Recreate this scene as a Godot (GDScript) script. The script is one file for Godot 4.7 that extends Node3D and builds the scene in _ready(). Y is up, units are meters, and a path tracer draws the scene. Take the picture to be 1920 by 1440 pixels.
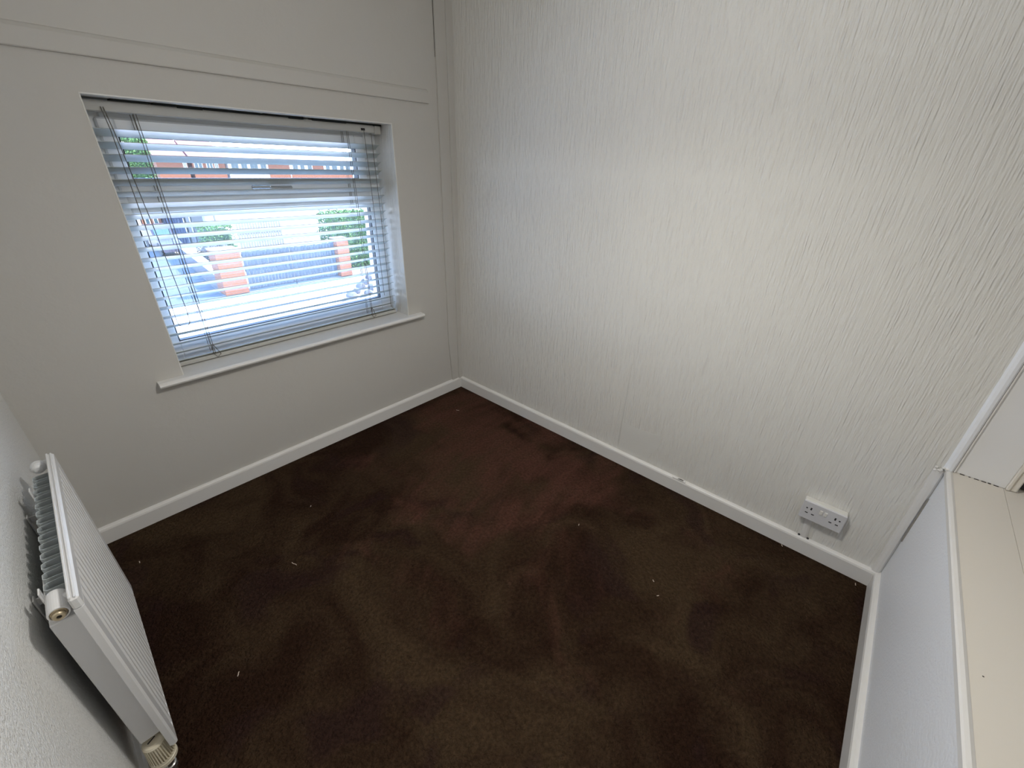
extends Node3D
# A small empty bedroom: window wall at z = 0, right wall at x = 0, floor at y = 0, left wall turned 1.5 degrees.

const D := 2.469          # front of the low bulkhead wall
const H := 2.36           # ceiling
const LEFT := 2.055       # left wall at the window
const TURN := 0.0262      # turn of the left wall
const X1 := -1.567        # window opening
const X2 := -0.408
const Y1 := 0.633
const Y2 := 1.632
const LEDGE := 0.593
const GROUND := -2.7

var M := {}
var rng := RandomNumberGenerator.new()

func _ready() -> void:
	rng.seed = 7
	# ---- camera
	var cam := Camera3D.new()
	cam.name = "camera"
	cam.basis = Basis(Vector3(0.6651584, 0.03001004, 0.74609899), Vector3(0.32886345, 0.88529227, -0.32879543), Vector3(-0.67038283, 0.46406573, 0.57899039)).orthonormalized()
	cam.position = Vector3(-1.84788, 1.472, 2.09549)
	cam.fov = 84.828
	cam.near = 0.02
	cam.far = 300.0
	add_child(cam)
	cam.current = true
	# ---- sky, sun, exposure
	var env := Environment.new()
	var sky := Sky.new()
	var sm := ProceduralSkyMaterial.new()
	sm.sky_top_color = Color(0.52, 0.70, 0.96)
	sm.sky_horizon_color = Color(0.86, 0.92, 1.0)
	sm.sky_curve = 0.2
	sm.ground_bottom_color = Color(0.7, 0.7, 0.68)
	sm.ground_horizon_color = Color(0.86, 0.9, 0.95)
	sm.sun_angle_max = 8.0
	sky.sky_material = sm
	env.background_mode = Environment.BG_SKY
	env.sky = sky
	env.background_energy_multiplier = 11.0
	env.tonemap_mode = Environment.TONE_MAPPER_LINEAR
	env.tonemap_exposure = 1.16
	env.sdfgi_enabled = true
	env.ssao_enabled = true
	env.ssil_enabled = true
	var we := WorldEnvironment.new()
	we.name = "world_environment"
	we.environment = env
	add_child(we)
	var sun := DirectionalLight3D.new()
	sun.name = "sun"
	sun.light_energy = 6.0
	sun.light_color = Color(1.0, 0.95, 0.87)
	sun.light_angular_distance = 0.6
	sun.shadow_enabled = true
	add_child(sun)
	sun.look_at_from_position(Vector3(0.62, 0.74, 0.26) * 20.0, Vector3.ZERO)
	materials()
	room()
	window()
	blind()
	radiator()
	socket()
	added_fill_lamp()
	scraps()
	outside()

# ------------------------------------------------------------------ helpers
func lin(r: float, g: float, b: float) -> Color:
	return Color(r, g, b).linear_to_srgb()

func mat(c: Color, rough := 0.6, metal := 0.0) -> StandardMaterial3D:
	var m := StandardMaterial3D.new()
	m.albedo_color = c
	m.roughness = rough
	m.metallic = metal
	return m

func new_st() -> SurfaceTool:
	var st := SurfaceTool.new()
	st.begin(Mesh.PRIMITIVE_TRIANGLES)
	st.set_smooth_group(-1)
	return st

func face(st: SurfaceTool, p: Array, out: Vector3) -> void:
	var n: Vector3 = (p[2] - p[0]).cross(p[1] - p[0])
	if n.length() < 1e-12 and p.size() > 3:
		n = (p[3] - p[0]).cross(p[2] - p[0])
	var flip := n.dot(out) < 0.0
	for i in range(1, p.size() - 1):
		st.add_vertex(p[0])
		st.add_vertex(p[i + 1] if flip else p[i])
		st.add_vertex(p[i] if flip else p[i + 1])

# a box with chamfered edges
func bx(st: SurfaceTool, lo: Vector3, hi: Vector3, b := 0.0, xf := Transform3D.IDENTITY) -> void:
	var c := (lo + hi) * 0.5
	var h := (hi - lo) * 0.5
	b = minf(b, minf(h.x, minf(h.y, h.z)) * 0.9)
	var P := func(s: Vector3, a: int) -> Vector3:
		var v := h - Vector3(b, b, b)
		v[a] = h[a]
		return xf * (c + v * s)
	var o := func(v: Vector3) -> Vector3: return xf.basis * v
	for a in 3:
		var u := (a + 1) % 3
		var w := (a + 2) % 3
		for s in [-1.0, 1.0]:
			var q := []
			for k in [[-1.0, -1.0], [1.0, -1.0], [1.0, 1.0], [-1.0, 1.0]]:
				var sg := Vector3.ZERO
				sg[a] = s
				sg[u] = k[0]
				sg[w] = k[1]
				q.append(P.call(sg, a))
			var nn := Vector3.ZERO
			nn[a] = s
			face(st, q, o.call(nn))
	if b <= 0.0:
		return
	for a in 3:      # edges along axis a
		var u := (a + 1) % 3
		var w := (a + 2) % 3
		for su in [-1.0, 1.0]:
			for sw in [-1.0, 1.0]:
				var s0 := Vector3.ZERO
				s0[u] = su
				s0[w] = sw
				var s1 := s0
				s0[a] = -1.0
				s1[a] = 1.0
				var nn := Vector3.ZERO
				nn[u] = su
				nn[w] = sw
				face(st, [P.call(s0, u), P.call(s1, u), P.call(s1, w), P.call(s0, w)], o.call(nn))
	for i in 8:
		var s := Vector3(1.0 if i & 1 else -1.0, 1.0 if i & 2 else -1.0, 1.0 if i & 4 else -1.0)
		face(st, [P.call(s, 0), P.call(s, 1), P.call(s, 2)], o.call(s))

# extrude a closed 2D profile (in the axes ax, ay at origin a) from a to b
func prism(st: SurfaceTool, prof: PackedVector2Array, a: Vector3, b: Vector3, ax: Vector3, ay: Vector3, caps := true) -> void:
	var n := prof.size()
	var mid := Vector2.ZERO
	for p in prof:
		mid += p / n
	var area := 0.0
	for i in n:
		area += prof[i].cross(prof[(i + 1) % n])
	var sgn := 1.0 if area > 0.0 else -1.0
	for i in n:
		var p := prof[i]
		var q := prof[(i + 1) % n]
		var e := (q - p)
		var out2 := Vector2(e.y, -e.x) * sgn
		face(st, [a + ax * p.x + ay * p.y, b + ax * p.x + ay * p.y, b + ax * q.x + ay * q.y, a + ax * q.x + ay * q.y], ax * out2.x + ay * out2.y)
	if caps:
		var tri := Geometry2D.triangulate_polygon(prof)
		for k in range(0, tri.size(), 3):
			for e in [[a, (a - b)], [b, (b - a)]]:
				var o: Vector3 = e[0]
				face(st, [o + ax * prof[tri[k]].x + ay * prof[tri[k]].y, o + ax * prof[tri[k + 1]].x + ay * prof[tri[k + 1]].y, o + ax * prof[tri[k + 2]].x + ay * prof[tri[k + 2]].y], e[1])

# prof: [radius, height] pairs; turned round the y axis of xf
func lathe(st: SurfaceTool, prof: Array, seg: int, xf: Transform3D) -> void:
	st.set_smooth_group(-1)
	for i in prof.size() - 1:
		var r0: float = prof[i][0]
		var y0: float = prof[i][1]
		var r1: float = prof[i + 1][0]
		var y1: float = prof[i + 1][1]
		for k in seg:
			var a0 := TAU * k / seg
			var a1 := TAU * (k + 1) / seg
			var d0 := Vector3(cos(a0), 0, sin(a0))
			var d1 := Vector3(cos(a1), 0, sin(a1))
			var out := (d0 + d1) * (y1 - y0) - Vector3(0, 2.0 * (r1 - r0), 0)
			var q := [d0 * r0 + Vector3(0, y0, 0), d1 * r0 + Vector3(0, y0, 0), d1 * r1 + Vector3(0, y1, 0), d0 * r1 + Vector3(0, y1, 0)]
			if r0 < 1e-6:
				q.remove_at(1)
			elif r1 < 1e-6:
				q.remove_at(2)
			var w := []
			for v in q:
				w.append(xf * v)
			face(st, w, xf.basis * out)

func tube(st: SurfaceTool, pts: Array, r: float, seg := 6) -> void:
	var rings := []
	for i in pts.size():
		var t: Vector3 = (pts[mini(i + 1, pts.size() - 1)] - pts[maxi(i - 1, 0)]).normalized()
		var u := t.cross(Vector3(0.31, 0.2, 0.93)).normalized()
		var w := t.cross(u)
		var ring := []
		for k in seg:
			var a := TAU * k / seg
			ring.append(pts[i] + (u * cos(a) + w * sin(a)) * r)
		rings.append(ring)
	for i in rings.size() - 1:
		for k in seg:
			var j := (k + 1) % seg
			var c: Vector3 = (pts[i] + pts[i + 1]) * 0.5
			var q := [rings[i][k], rings[i][j], rings[i + 1][j], rings[i + 1][k]]
			face(st, q, (q[0] + q[2]) * 0.5 - c)
	face(st, rings[0], pts[0] - pts[1])
	face(st, rings[-1], pts[-1] - pts[-2])

func axis_xf(at: Vector3, up: Vector3) -> Transform3D:
	var u := up.normalized()
	var s := Vector3(0.0, 0.0, 1.0) if absf(u.z) < 0.9 else Vector3(1.0, 0.0, 0.0)
	var x := s.cross(u).normalized()
	return Transform3D(Basis(x, u, x.cross(u)), at)

func obj(called: String, st: SurfaceTool, m: Material, parent: Node = self) -> MeshInstance3D:
	st.generate_normals()
	var o := MeshInstance3D.new()
	o.name = called
	o.mesh = st.commit()
	o.material_override = m
	parent.add_child(o, true)
	return o

func share(called: String, mesh: Mesh, m: Material, parent: Node, xf := Transform3D.IDENTITY) -> MeshInstance3D:
	var o := MeshInstance3D.new()
	o.name = called
	o.mesh = mesh
	o.material_override = m
	o.transform = xf
	parent.add_child(o, true)
	return o

func mesh_of(st: SurfaceTool) -> Mesh:
	st.generate_normals()
	return st.commit()

func tag(o: Node, label: String, category: String, group := "", kind := "") -> Node:
	o.set_meta("label", label)
	if category:
		o.set_meta("category", category)
	if group:
		o.set_meta("group", group)
	if kind:
		o.set_meta("kind", kind)
	return o

func thing(called: String, label: String, category: String, at := Vector3.ZERO, group := "") -> Node3D:
	var o := Node3D.new()
	o.name = called
	o.position = at
	add_child(o, true)
	tag(o, label, category, group)
	return o

func struct_(called: String, st: SurfaceTool, m: Material, label: String, category: String) -> MeshInstance3D:
	var o := obj(called, st, m)
	tag(o, label, category, "", "structure")
	return o

func noise(freq: float, sd: int, octaves := 3, type := FastNoiseLite.TYPE_SIMPLEX_SMOOTH) -> FastNoiseLite:
	var n := FastNoiseLite.new()
	n.noise_type = type
	n.frequency = freq
	n.seed = sd
	n.fractal_octaves = octaves
	return n

func noise_image(w: int, h: int, freq: float, sd: int, octaves := 3, W := 0, Hh := 0) -> Image:
	var im := noise(freq, sd, octaves).get_seamless_image(w, h)
	im.convert(Image.FORMAT_RF)
	if W:
		im.resize(W, Hh, Image.INTERPOLATE_CUBIC)
	return im

func tex(im: Image) -> ImageTexture:
	return ImageTexture.create_from_image(im)

# ------------------------------------------------------------------ materials
func relief(m: StandardMaterial3D, im: Texture2D, size: Vector3, cm: float) -> StandardMaterial3D:
	m.heightmap_enabled = true
	m.heightmap_texture = im
	m.heightmap_scale = cm
	m.uv1_triplanar = true
	m.uv1_world_triplanar = true
	m.uv1_scale = Vector3(1.0 / size.x, 1.0 / size.y, 1.0 / size.z)
	return m

func mixed(N: int, layers: Array) -> ImageTexture:
	var ims := []
	var ws := []
	for l in layers:
		ims.append(l[0].get_data().to_float32_array())
		ws.append(l[1])
	var out := PackedFloat32Array()
	out.resize(N * N)
	for i in N * N:
		var v := 0.0
		for k in ims.size():
			v += ims[k][i] * ws[k]
		out[i] = v
	return tex(Image.create_from_data(N, N, false, Image.FORMAT_RF, out.to_byte_array()))

func materials() -> void:
	# embossed wallpaper: long broken vertical cords
	var N := 1024
	var cords := mixed(N, [[noise_image(N, 60, 0.085, 3, 2, N, N), 0.75], [noise_image(N, 150, 0.15, 9, 2, N, N), 0.35], [noise_image(N, N, 0.2, 5, 2), 0.10]])
	M.wall_ribbed = relief(mat(lin(0.745, 0.735, 0.695), 0.55), cords, Vector3(0.85, 1.0, 0.85), 0.36)
	# fine woven wallpaper, left
	var weave := mixed(N, [[noise_image(N, 300, 0.16, 13, 2, N, N), 0.6], [noise_image(300, N, 0.16, 17, 2, N, N), 0.35], [noise_image(N, N, 0.3, 15, 1), 0.25]])
	M.wall_woven = relief(mat(lin(0.78, 0.78, 0.765), 0.6), weave, Vector3(0.8, 0.8, 0.8), 0.3)
	# nearly smooth painted plaster, window wall; colour darkened for its weaker light
	var plaster := mixed(512, [[noise_image(512, 512, 0.02, 21, 4), 0.6], [noise_image(512, 512, 0.2, 22, 2), 0.12]])
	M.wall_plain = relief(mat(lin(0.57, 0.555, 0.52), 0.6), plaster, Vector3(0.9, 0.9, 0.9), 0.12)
	# woodchip paper, low wall; bright blue window light put into its colour
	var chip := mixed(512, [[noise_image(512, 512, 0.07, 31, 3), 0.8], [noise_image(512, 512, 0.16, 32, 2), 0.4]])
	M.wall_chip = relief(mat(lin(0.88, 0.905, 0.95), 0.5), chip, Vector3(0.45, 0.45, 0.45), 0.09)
	M.cream = relief(mat(lin(0.74, 0.70, 0.63), 0.55), plaster, Vector3(0.7, 0.7, 0.7), 0.05)
	M.gloss = relief(mat(lin(0.77, 0.76, 0.74), 0.38), plaster, Vector3(0.5, 0.5, 0.5), 0.05)
	M.jamb = mat(lin(0.80, 0.80, 0.80), 0.5)
	M.ceiling = mat(lin(0.76, 0.75, 0.72), 0.8)
	M.crack = mat(lin(0.06, 0.05, 0.045), 0.9)
	M.dust = mat(lin(0.30, 0.28, 0.25), 0.9)
	M.mould = mat(lin(0.012, 0.016, 0.017), 0.9)
	M.scuff = mat(lin(0.62, 0.61, 0.57), 0.6)
	M.filler = relief(mat(lin(0.73, 0.725, 0.69), 0.5), plaster, Vector3(0.4, 0.4, 0.4), 0.12)
	M.upvc = mat(lin(0.84, 0.87, 0.89), 0.3)
	M.gasket = mat(lin(0.03, 0.035, 0.04), 0.6)
	M.slat = mat(lin(0.50, 0.54, 0.53), 0.4)  # white slats greyed, their backlit shade is in the colour
	M.headrail = mat(lin(0.50, 0.50, 0.47), 0.45)
	M.cord = mat(lin(0.12, 0.11, 0.095), 0.8)
	M.enamel = mat(lin(0.74, 0.74, 0.74), 0.28)
	M.fin = mat(lin(0.46, 0.50, 0.51), 0.5)
	M.brass = mat(lin(0.62, 0.52, 0.36), 0.32, 0.85)
	M.chrome = mat(lin(0.6, 0.6, 0.58), 0.25, 0.9)
	M.valve = mat(lin(0.70, 0.64, 0.50), 0.4)
	M.dark = mat(lin(0.02, 0.02, 0.022), 0.7)
	M.socket = mat(lin(0.66, 0.66, 0.68), 0.3)
	M.socket_box = mat(lin(0.76, 0.75, 0.71), 0.35)
	M.lint = mat(lin(0.55, 0.45, 0.38), 0.9)
	var glass := mat(Color(1, 1, 1, 0.04), 0.02)
	glass.transparency = BaseMaterial3D.TRANSPARENCY_ALPHA
	M.glass = glass
	carpet()

func carpet() -> void:
	# colour of the worn nap: brown-black pile, reddish where it is rubbed, purple-black where trodden flat
	var N := 640
	var span := 2.7
	var a := noise(1.1, 41, 4)
	var b := noise(2.6, 42, 4)
	var c := noise(1.7, 43, 3)
	var w := noise(1.4, 44, 3)
	var fine := noise(60.0, 45, 2)
	var streak := noise(9.0, 46, 3)
	var data := PackedByteArray()
	data.resize(N * N * 3)
	for j in N:
		for i in N:
			var x := -2.25 + span * (i + 0.5) / N
			var z := span * (j + 0.5) / N
			var wx := x + 0.25 * w.get_noise_2d(x, z)
			var wz := z + 0.25 * w.get_noise_2d(x + 9.0, z)
			var t := 0.45 + 1.1 * a.get_noise_2d(wx, wz) + 0.7 * b.get_noise_2d(wx * 1.3, wz) + 0.25 * streak.get_noise_2d(wx * 0.6, wz * 0.6)
			# arcs left by brushing, round a point near the right wall
			var r := Vector2(x + 0.35, z - 2.2).length()
			var arcs := streak.get_noise_2d(r * 1.6, atan2(z - 2.2, x + 0.35) * 0.25)
			# the rubbed, reddish part lies along the right wall
			var red := clampf(1.0 - Vector2((x + 0.42) / 0.85, (z - 0.85) / 1.0).length() + 0.7 * c.get_noise_2d(wx, wz) + 0.45 * b.get_noise_2d(wx, wz) + 0.22 * arcs, 0.0, 1.0)
			red = smoothstep(0.05, 0.9, red)
			var dark := smoothstep(0.08, 0.45, c.get_noise_2d(wx * 1.3 + 4.0, wz * 1.3) - 0.05) * (1.0 - red)
			var col := Vector3(0.033, 0.0165, 0.010).lerp(Vector3(0.070, 0.044, 0.025), clampf(t, 0, 1))
			col = col.lerp(Vector3(0.112, 0.050, 0.036), red * (0.72 + 0.28 * arcs))
			col = col.lerp(Vector3(0.036, 0.018, 0.017), dark * 0.55)
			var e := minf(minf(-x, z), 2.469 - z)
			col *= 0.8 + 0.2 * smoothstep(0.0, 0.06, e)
			col *= 0.76 + 0.30 * fine.get_noise_2d(x, z)
			var q := Color(maxf(col.x, 0.004), maxf(col.y, 0.003), maxf(col.z, 0.002)).linear_to_srgb()
			var k := (j * N + i) * 3
			data[k] = int(clampf(q.r, 0, 1) * 255.0)
			data[k + 1] = int(clampf(q.g, 0, 1) * 255.0)
			data[k + 2] = int(clampf(q.b, 0, 1) * 255.0)
	var pile := mixed(512, [[noise_image(512, 512, 0.09, 51, 3), 0.7], [noise_image(512, 512, 0.012, 52, 3), 0.6], [noise_image(512, 512, 0.25, 53, 2), 0.4]])
	var m := mat(Color(1, 1, 1), 0.95)
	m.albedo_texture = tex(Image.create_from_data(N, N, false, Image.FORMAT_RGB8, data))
	m.metallic_specular = 0.15
	m.heightmap_enabled = true
	m.heightmap_texture = tex_stretched(pile)
	m.heightmap_scale = 1.1
	M.carpet = m

func tex_stretched(t: ImageTexture) -> ImageTexture:
	# five by five copies of the pile over the whole carpet
	var im := t.get_image()
	im.resize(400, 400, Image.INTERPOLATE_CUBIC)
	var out := Image.create(2000, 2000, false, Image.FORMAT_RF)
	for i in 5:
		for j in 5:
			out.blit_rect(im, Rect2i(0, 0, 400, 400), Vector2i(i * 400, j * 400))
	return tex(out)

# ------------------------------------------------------------------ room
func left_x(z: float, d := 0.0) -> float:
	return -LEFT + d / cos(TURN) - z * tan(TURN)

# a point of the left wall: s along it from the window wall, d out from it
func lp(s: float, y: float, d: float) -> Vector3:
	return Vector3(-LEFT, y, 0) + Vector3(-sin(TURN), 0, cos(TURN)) * s + Vector3(cos(TURN), 0, sin(TURN)) * d

func skirt_profile() -> PackedVector2Array:
	return PackedVector2Array([Vector2(0, 0), Vector2(0.018, 0), Vector2(0.018, 0.066), Vector2(0.0155, 0.073), Vector2(0.009, 0.0775), Vector2(0, 0.079)])

func room() -> void:
	var st := new_st()
	# floor, one quad on top with its own UVs
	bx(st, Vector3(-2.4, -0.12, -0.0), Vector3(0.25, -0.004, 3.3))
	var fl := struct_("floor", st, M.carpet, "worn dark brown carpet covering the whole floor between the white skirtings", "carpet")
	var g := SurfaceTool.new()
	g.begin(Mesh.PRIMITIVE_TRIANGLES)
	for v in [[0, 0], [1, 0], [1, 1], [0, 0], [1, 1], [0, 1]]:
		g.set_uv(Vector2(v[0], v[1]))
		g.set_normal(Vector3.UP)
		g.add_vertex(Vector3(-2.25 + 2.7 * v[0], 0, 2.7 * v[1]))
	share("carpet_pile", g.commit(), M.carpet, fl)
	# window wall, four pieces round the opening, 0.26 thick
	st = new_st()
	var zo := -0.26
	bx(st, Vector3(-2.4, -0.2, zo), Vector3(X1, H + 0.2, 0))
	bx(st, Vector3(X2, -0.2, zo), Vector3(0.25, H + 0.2, 0))
	bx(st, Vector3(X1, -0.2, zo), Vector3(X2, Y1 - 0.022, 0))
	bx(st, Vector3(X1, Y2, zo), Vector3(X2, H + 0.2, 0))
	var wb := struct_("wall_back", st, M.wall_plain, "plain off-white painted wall holding the window with the slatted blind", "wall")
	# wallpapered linings of the window recess
	st = new_st()
	bx(st, Vector3(X2 - 0.004, Y1, -0.165), Vector3(X2 + 0.0005, Y2, 0.0015), 0.001)
	obj("recess_lining", st, M.wall_ribbed, wb)
	st = new_st()
	bx(st, Vector3(X1 - 0.0005, Y1, -0.165), Vector3(X1 + 0.004, Y2, 0.0015), 0.001)
	obj("recess_lining", st, M.wall_ribbed, wb)
	st = new_st()
	bx(st, Vector3(X1, Y2 - 0.004, -0.165), Vector3(X2, Y2 + 0.0005, 0.0015), 0.001)
	obj("recess_lining", st, M.gloss, wb)
	# black mould along the head of the recess
	st = new_st()
	var x := X1 + 0.01
	while x < X2 - 0.03:
		var l := rng.randf_range(0.03, 0.13)
		var z0 := -0.07 - rng.randf_range(0.0, 0.012)
		if rng.randf() < 0.85:
			bx(st, Vector3(x, Y2 - 0.008 - rng.randf_range(0.0, 0.006), z0 - 0.05), Vector3(minf(x + l, X2 - 0.012), Y2 - 0.003, z0), 0.001)
		x += l + rng.randf_range(-0.01, 0.012)
	tag(obj("mould_stain", st, M.mould, wb), "black mould along the top of the window recess", "", "", "stuff")
	# right wall
	st = new_st()
	bx(st, Vector3(0, -0.2, -0.0), Vector3(0.25, H + 0.2, 2.459))
	bx(st, Vector3(0, -0.2, 2.459), Vector3(0.25, LEDGE - 0.031, 3.3))
	var wr := struct_("wall_right", st, M.wall_ribbed, "long white wall in ribbed embossed wallpaper above the double socket", "wall")
	# the patched strip of paper low on the right wall, with its seam
	st = new_st()
	st.set_smooth_group(-1)
	var patch := PackedVector2Array([Vector2(1.292, 0.600), Vector2(1.40, 0.618), Vector2(1.50, 0.57), Vector2(1.512, 0.40), Vector2(1.513, 0.27), Vector2(1.40, 0.255), Vector2(1.294, 0.262)])
	prism(st, patch, Vector3(-0.0006, 0, 0), Vector3(0.002, 0, 0), Vector3(0, 0, 1), Vector3(0, 1, 0))
	obj("paper_patch", st, M.wall_ribbed, wr)
	st = new_st()
	prism(st, PackedVector2Array([Vector2(1.295, 0.262), Vector2(1.40, 0.255), Vector2(1.513, 0.27), Vector2(1.512, 0.20), Vector2(1.46, 0.085), Vector2(1.30, 0.082)]), Vector3(-0.0010, 0, 0), Vector3(0.002, 0, 0), Vector3(0, 0, 1), Vector3(0, 1, 0))
	obj("filler_patch", st, M.filler, wr)
	st = new_st()
	prism(st, PackedVector2Array([Vector2(1.290, 0.60), Vector2(1.293, 0.60), Vector2(1.2955, 0.30), Vector2(1.296, 0.09), Vector2(1.289, 0.12), Vector2(1.289, 0.3)]), Vector3(-0.0008, 0, 0), Vector3(0.002, 0, 0), Vector3(0, 0, 1), Vector3(0, 1, 0))
	obj("paper_seam", st, M.scuff, wr)
	# left wall, turned a little
	st = new_st()
	var lw := PackedVector2Array([Vector2(left_x(0.0), 0.0), Vector2(left_x(3.3), 3.3), Vector2(left_x(3.3) - 0.2, 3.3), Vector2(left_x(0.0) - 0.2, 0.0)])
	prism(st, lw, Vector3(0, -0.2, 0), Vector3(0, H + 0.2, 0), Vector3(1, 0, 0), Vector3(0, 0, 1))
	struct_("wall_left", st, M.wall_woven, "white wall in finely woven textured paper behind the radiator", "wall")
	# ceiling
	st = new_st()
	bx(st, Vector3(-2.4, H, 0), Vector3(0.25, H + 0.2, 3.3))
	struct_("ceiling", st, M.ceiling, "plain white ceiling above the small room", "ceiling")
	# wall behind the camera, and the back and side of the alcove over the bulkhead
	st = new_st()
	bx(st, Vector3(-2.4, -0.2, D), Vector3(-1.3, H, D + 0.12))
	bx(st, Vector3(-1.42, LEDGE, D + 0.12), Vector3(-1.3, H, 3.3))
	bx(st, Vector3(-1.42, LEDGE, 3.2), Vector3(0.25, H, 3.3))
	struct_("wall_front", st, M.ceiling, "plain white wall behind the camera, opposite the window", "wall")
	# low bulkhead wall, its cream ledge and its trim
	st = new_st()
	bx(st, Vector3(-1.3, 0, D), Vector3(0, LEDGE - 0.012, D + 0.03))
	struct_("wall_bulkhead", st, M.wall_chip, "low white woodchip wall at the right edge, blue window light put into its colour, below the cream ledge", "low wall")
	st = new_st()
	bx(st, Vector3(-1.3, LEDGE - 0.03, D + 0.012), Vector3(0.25, LEDGE, 2.6035), 0.0006)
	bx(st, Vector3(-1.3, LEDGE - 0.03, 2.6045), Vector3(0.25, LEDGE - 0.0006, 3.25), 0.0006)
	struct_("ledge", st, M.cream, "flat cream painted ledge on top of the low bulkhead wall", "ledge")
	st = new_st()
	prism(st, PackedVector2Array([Vector2(-0.004, -0.014), Vector2(-0.004, 0.0), Vector2(-0.001, 0.004), Vector2(0.006, 0.005), Vector2(0.013, 0.001), Vector2(0.013, -0.014)]), Vector3(-1.3, LEDGE, D), Vector3(0, LEDGE, D), Vector3(0, 0, 1), Vector3(0, 1, 0))
	struct_("trim_1", st, M.gloss, "thin white bead along the top edge of the low bulkhead wall", "trim")
	st = new_st()
	prism(st, PackedVector2Array([Vector2(0, 0), Vector2(0.007, 0.001), Vector2(0.011, 0.006), Vector2(0.012, 0.015), Vector2(0.010, 0.024), Vector2(0.004, 0.029), Vector2(0, 0.03)]), Vector3(0, 0.078, D - 0.032), Vector3(0, LEDGE - 0.004, D - 0.032), Vector3(-1, 0, 0), Vector3(0, 0, 1))
	for k in 9:
		var p := Vector3(-0.006 - rng.randf() * 0.006, LEDGE - 0.012 + rng.randf() * 0.02, D - 0.03 + rng.randf() * 0.03)
		bx(st, p - Vector3(0.005, 0.004, 0.005), p + Vector3(0.005, 0.004, 0.005), 0.0035)
	struct_("trim_2", st, M.gloss, "white painted bead in the corner beside the socket, lumpy at its top", "trim")
	st = new_st()
	prism(st, PackedVector2Array([Vector2(-0.0126, 0.26), Vector2(-0.0115, 0.26), Vector2(-0.0115, 0.47), Vector2(-0.0122, 0.46)]), Vector3(0, 0, D - 0.004), Vector3(0, 0, D), Vector3(1, 0, 0), Vector3(0, 1, 0))
	obj("open_joint", st, M.dust, get_node("trim_2"))
	st = new_st()
	bx(st, Vector3(-0.852, LEDGE - 0.001, 2.5025), Vector3(-0.849, LEDGE + 0.0006, 2.5055), 0.0005)
	obj("nail_head", st, M.crack, get_node("ledge"))
	# bulging white edge beside the ribbed paper, the smooth panel and the frame beyond it
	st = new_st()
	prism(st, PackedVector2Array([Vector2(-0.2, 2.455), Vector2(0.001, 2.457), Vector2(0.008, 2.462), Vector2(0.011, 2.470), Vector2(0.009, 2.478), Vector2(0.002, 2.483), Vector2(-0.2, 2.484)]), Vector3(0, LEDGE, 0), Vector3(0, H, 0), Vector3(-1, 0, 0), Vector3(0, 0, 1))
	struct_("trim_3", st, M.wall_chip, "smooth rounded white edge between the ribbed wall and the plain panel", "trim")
	st = new_st()
	bx(st, Vector3(0.003, LEDGE + 0.001, 2.4875), Vector3(0.2, H, 2.606))
	struct_("wall_panel", st, M.jamb, "smooth pale grey upright panel standing on the cream ledge", "panel")
	st = new_st()
	var zz := 2.50
	while zz < 2.60:
		var l := rng.randf_range(0.004, 0.016)
		bx(st, Vector3(0.0, LEDGE - 0.0002, zz), Vector3(0.004, LEDGE + rng.randf_range(0.0015, 0.003), zz + l))
		zz += l + rng.randf_range(0.003, 0.012)
	tag(obj("open_joint", st, M.crack, get_node("wall_panel")), "dark broken crack at the foot of the panel", "", "", "stuff")
	st = new_st()
	bx(st, Vector3(-0.003, LEDGE + 0.001, 2.484), Vector3(0.05, H, 2.4885), 0.001)
	struct_("trim_4", st, M.gloss, "thin bright white strip along the near edge of the smooth panel", "trim")
	st = new_st()
	bx(st, Vector3(-0.006, LEDGE + 0.001, 2.6065), Vector3(0.06, H, 2.616), 0.002)
	bx(st, Vector3(-0.002, LEDGE + 0.001, 2.6175), Vector3(0.06, H, 2.632), 0.003)
	bx(st, Vector3(0.0, LEDGE + 0.001, 2.61), Vector3(0.06, H, 2.624))
	struct_("door_1", st, M.cream, "stepped cream door frame at the far right edge above the ledge", "door frame")
	st = new_st()
	bx(st, Vector3(0.09, LEDGE, 2.6), Vector3(0.25, H, 3.25))
	struct_("wall_alcove", st, M.jamb, "shaded wall in the recess beyond the cream door frame", "wall")
	st = new_st()
	bx(st, Vector3(0.03, LEDGE + 0.004, 2.638), Vector3(0.085, LEDGE + 0.02, 2.67), 0.002)  # solid black block put in for the dark of the gap
	tag(obj("dark_gap_block", st, M.dark), "small black block put in for the dark gap at the foot of the cream door frame", "block")
	# skirtings
	var pf := skirt_profile()
	st = new_st()
	prism(st, pf, Vector3(-2.06, 0, 0), Vector3(0, 0, 0), Vector3(0, 0, 1), Vector3(0, 1, 0))
	struct_("baseboard_back", st, M.gloss, "white skirting board under the window", "skirting board")
	st = new_st()
	prism(st, pf, Vector3(0, 0, 0.004), Vector3(0, 0, D), Vector3(-1, 0, 0), Vector3(0, 1, 0))
	for k in 5:
		var p := Vector3(-0.012, 0.078, 1.62 + rng.randf() * 0.07)
		bx(st, p - Vector3(0.006, 0.003, 0.012), p + Vector3(0.006, 0.004, 0.012), 0.003)
	struct_("baseboard_right", st, M.gloss, "white skirting board under the ribbed wallpaper and the socket", "skirting board")
	st = new_st()
	prism(st, pf, Vector3(-1.3, 0, D), Vector3(-0.001, 0, D), Vector3(0, 0, -1), Vector3(0, 1, 0))
	struct_("baseboard_front", st, M.gloss, "white skirting board along the low bulkhead wall", "skirting board")
	st = new_st()
	prism(st, pf, lp(0.018, 0, 0), lp(2.5, 0, 0), Vector3(cos(TURN), 0, sin(TURN)), Vector3(0, 1, 0))
	struct_("baseboard_left", st, M.gloss, "white skirting board behind the radiator", "skirting board")
	# picture rail board over the window
	st = new_st()
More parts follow.
